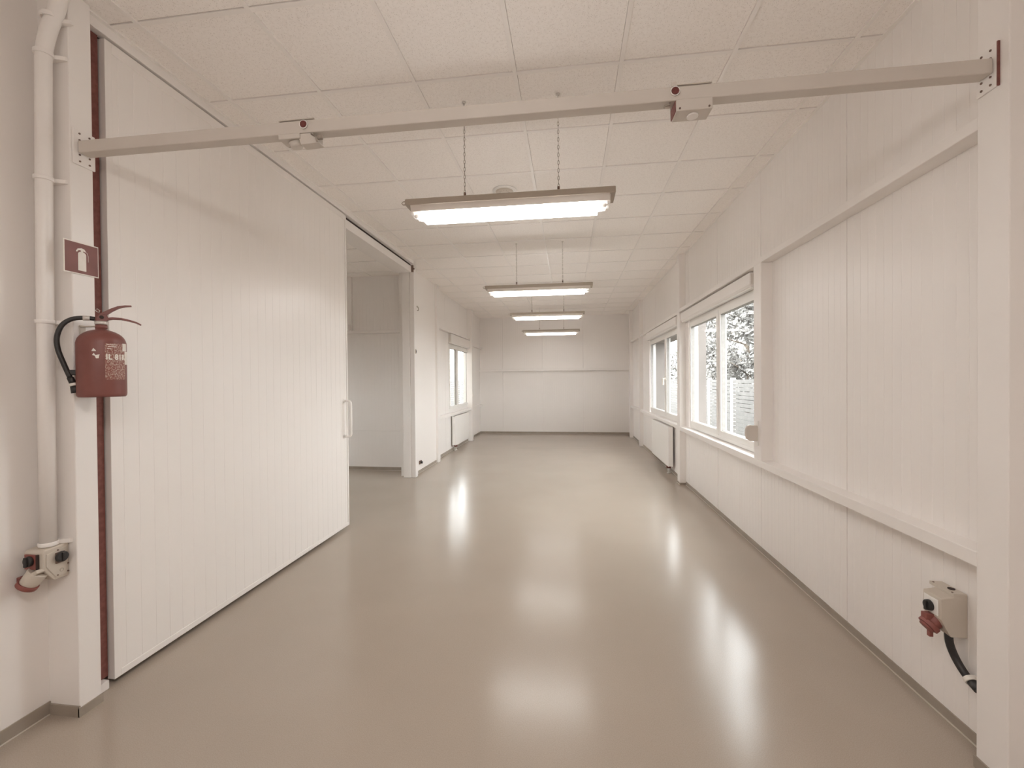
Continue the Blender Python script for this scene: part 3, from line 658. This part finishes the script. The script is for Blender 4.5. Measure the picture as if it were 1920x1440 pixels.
# angled socket: grey cone body pointing down and forward, red hinged lid
a_ = Vector((-2.352, 1.640, .706)); d_ = Vector((-.50, -.28, -.82)).normalized()
mb = MB(); mb.cyl(a_ - d_*.01, a_ + d_*.048, .038, .034, n=28); mb.build('socket_body', M['grey'], T, .002)
mb = MB(); mb.prism([(-.046, -.008), (.046, -.008), (.046, .008), (-.046, .008)], 'y', -.03, .03, Matrix.Translation(a_) @ Matrix.Rotation(math.radians(-28), 4, 'Y')); mb.build('socket_flange', M['grey'], T, .004)
mb = MB(); c0 = a_ + d_*.048; mb.cyl(c0, c0 + d_*.018, .039, .039, n=28); mb.cyl(c0 + d_*.018, c0 + d_*.026, .033, .024, n=28); mb.box((c0.x-.048, c0.y-.012, c0.z-.010), (c0.x-.028, c0.y+.012, c0.z+.028)); tag(mb.build('socket_lid', M['redplastic'], T, .002), 'red round lid closing the socket')

# ------------------------------------------------------------------ right industrial socket
T = empty('plug_socket_unit', (XR, 2.14, .42), label='grey industrial socket with red lid and thick black cable low on the right wall', cat='socket')
mb = MB(); Y0, Y1 = 2.094, 2.192; XF = 1.585
mb.prism([(XR, .425), (XR, .612), (XF+.052, .612), (XF+.048, .600), (XF, .590), (XF, .500), (XF+.040, .425)], 'y', Y0, Y1)
hs = mb.build('housing', M['grey'], T, .004)
mb = MB(); mb.box((XF+.046, Y0-.001, .602), (XR-.005, Y1+.028, .616)); mb.build('top_cover', M['grey'], hs, .002)
mb = MB(); mb.cyl((XF+.075, 2.14, .616), (XF+.075, 2.14, .619), .013, n=16); mb.build('top_plug', M['dark'], hs)
for (xx, yy) in ((XF+.052, Y0+.012), (XF+.052, Y1+.012)): MB().cyl((xx, yy, .615), (xx, yy, .618), .004, n=10).build('screw', M['brown'], hs)
mb = MB(); mb.box((XF-.004, Y0+.012, .508), (XF, Y1-.010, .578)); mb.build('switch_plate', M['pvc'], T, .002)
mb = MB(); mb.cyl((XF-.004, 2.146, .538), (XF-.020, 2.146, .538), .0235, .0215, n=28); mb.box((XF-.027, 2.140, .517), (XF-.019, 2.152, .559)); mb.build('rotary_knob', M['black'], T, .002)
a_ = Vector((XF+.022, 2.146, .478)); d_ = Vector((-.74, .0, -.67)).normalized()
mb = MB(); mb.cyl(a_ - d_*.02, a_ + d_*.030, .034, .031, n=28); mb.build('socket_body', M['redplastic'], T, .002)
c0 = a_ + d_*.030
mb = MB(); mb.cyl(c0, c0 + d_*.020, .038, .038, n=28); mb.cyl(c0 + d_*.020, c0 + d_*.030, .030, .026, n=28)
hm = Matrix.Translation(c0); mb.box((-.030, -.016, .020), (.006, .016, .046), hm); mb.box((-.012, -.008, -.058), (.004, .008, -.03), hm); tag(mb.build('socket_lid', M['redplastic'], T, .002), 'red hinged socket lid')
cb = cr([(1.637, 2.125, .430), (1.640, 2.122, .385), (1.652, 2.112, .335), (1.660, 2.085, .295), (1.664, 2.050, .270), (1.664, 2.015, .262)], 8)
mb = MB(); mb.tube(cb, .0150, 16); mb.build('cable', M['black'], T)
mb = MB(); mb.cyl((1.664, 2.062, .279), (1.664, 2.046, .270), .0225, n=20); mb.box((1.668, 2.048, .268), (XR, 2.060, .292)); mb.build('cable_clip', M['white'], T, .002)
mb = MB(); mb.cyl((1.664, 2.046, .270), (1.664, 2.012, .258), .0185, n=20); mb.build('cable_gland', M['black'], T, .002)

# ------------------------------------------------------------------ small wall fittings
T = empty('light_switch', (-2.455, 11.0, 1.12), label='small white light switch on the far left wall column', cat='switch')
MB().box((-2.4535, 10.94, 1.12), (-2.447, 11.02, 1.24)).build('switch_frame', M['white'], T, .002); MB().box((-2.447, 10.955, 1.14), (-2.443, 11.005, 1.22)).build('rocker', M['white'], T, .001)
T = empty('door_stop', (XLM, 7.06, .155), label='small dark brown stop block low on the bright white panel by the doorway', cat='door stop')
MB().box((XLM, 7.02, .150), (XLM+.02, 7.12, .205)).build('mounting_plate', M['brown'], T, .003); MB().cyl((XLM+.02, 7.06, .177), (XLM+.05, 7.06, .177), .02, n=16).build('rubber_pad', M['black'], T)
T = empty('lock_catch', (-2.44, 6.76, 2.0), label='small grey lock catch on the room side of the doorway post', cat='catch')
MB().box((-2.4405, 6.735, 1.985), (-2.432, 6.765, 2.055)).build('strike_plate', M['housing'], T, .001); MB().box((-2.434, 6.742, 2.0), (-2.428, 6.758, 2.04)).build('latch', M['dark'], T)
T = empty('wall_hook', (XLM, 7.0, 2.72), label='small metal hook high on the bright white panel', cat='hook')
MB().tube([(XLM, 7.0, 2.78), (XLM+.02, 7.0, 2.775), (XLM+.03, 7.0, 2.74), (XLM+.02, 7.0, 2.715), (XLM+.004, 7.0, 2.72)], .006, 8).build('hook', M['housing'], T)
MB().cyl((XLM, 7.0, 2.785), (XLM+.005, 7.0, 2.785), .016, n=14).build('base_plate', M['housing'], T)
T = empty('junction_box', (-3.80, 7.08, 2.43), label='small box on the rail in the side room', cat='junction box')
MB().box((-3.86, 7.06, 2.43), (-3.745, 7.13, 2.53)).build('box', M['paint'], T, .003); MB().box((-3.90, 7.08, 2.455), (-3.86, 7.12, 2.49)).build('cable_gland', M['brown'], T, .003)

# ------------------------------------------------------------------ outdoors
struct('ground_outside', MB().box((-60, -40, -.5), (60, 80, -.13)), M['ground'], 'pale ground outside the windows', 'ground')
for (a, b, l) in (((XR+.13, 6.60, 0), (1.965, 6.80, 3.1), 'outside column just beyond the near right window'), ((XR+.13, 9.58, 0), (2.02, 9.80, 3.1), 'outside column beyond the far right window')):
    trim(a, b, l, mat='render', bevel=0, cat='column')
trim((XR+.13, 7.3, 2.30), (2.10, 9.57, 2.36), 'roof overhang outside the far right window', mat='render', bevel=0, cat='eave')
def fence(x, y0, y1, label):
    F_ = empty('slatted_fence', (x, (y0+y1)/2, -.13), label=label, cat='fence')
    y = y0; 
    while y < y1:
        mb = MB(); z = -.05
        while z < 1.46: mb.box((x-.012, y+.06, z), (x+.012, y+1.94, z+.088)); z += .105
        mb.build('slat_panel', M['fence'], F_); MB().box((x-.05, y-.055, -.13), (x+.05, y+.055, 1.56)).build('post', M['white'], F_, .004)
        y += 2.0
fence(4.5, 6.75, 30, 'pale horizontal slatted fence seen through the right windows')
fence(-5.6, 8.0, 26, 'pale slatted fence seen through the small left window')
def tree(x, y, r, h, n, label, seed):
    rnd = random.Random(seed)
    T = empty('leafy_tree', (x, y, -.13), label=label, cat='tree', group='pale leafy trees behind the fences')
    mb = MB(); mb.tube([(x, y, -.13), (x+.05, y, h*.3), (x-.03, y+.04, h*.6), (x, y, h*.85)], lambda t: .12*(1-t)+.03, 10)
    for k in range(7):
        a = rnd.uniform(0, 6.28); z = h*rnd.uniform(.25, .7); mb.tube([(x, y, z), (x+r*.4*math.cos(a), y+r*.4*math.sin(a), z+.35), (x+r*.8*math.cos(a), y+r*.8*math.sin(a), z+.6)], lambda t: .04*(1-t)+.01, 6)
    mb.build('trunk', M['bark'], T)
    mb = MB(); clumps = [(max(-.8*r, min(.8*r, rnd.gauss(0, r*.5))), max(-.8*r, min(.8*r, rnd.gauss(0, r*.5))), rnd.uniform(.12, 1)*h) for _ in range(34)]
    for k in range(n):
        c = rnd.choice(clumps); v = Vector((rnd.gauss(0, 1), rnd.gauss(0, 1), rnd.gauss(0, 1))).normalized()*rnd.uniform(.6, 1)*r*.30
        p = Vector((x+c[0], y+c[1], max(.1, c[2]))) + v; u = Vector((rnd.gauss(0, 1), rnd.gauss(0, 1), rnd.gauss(0, 1))).normalized(); q = u.orthogonal().normalized()
        l = rnd.uniform(.08, .16); w_ = l*.5
        mb._f([mb.bm.verts.new(p + s_) for s_ in (-u*l, q*w_, u*l, -q*w_)])
    f = mb.build('foliage', M['leaf'], T); return T
tree(8.4, 12.4, 2.2, 5.2, 13000, 'pale leafy tree behind the fence, seen through the near right window', 1)
tree(8.6, 17.4, 2.2, 6.2, 13000, 'taller pale leafy tree farther along the fence, seen through the near right window', 2)
tree(8.6, 22.4, 2.2, 6.0, 9000, 'pale leafy tree at the far end of the right fence', 3)
tree(8.8, 27.6, 2.4, 6.4, 9000, 'most distant leafy tree beyond the right fence, seen through the far right window', 4)
tree(-9.6, 19.5, 2.3, 5.2, 9000, 'pale leafy tree behind the left fence', 5)
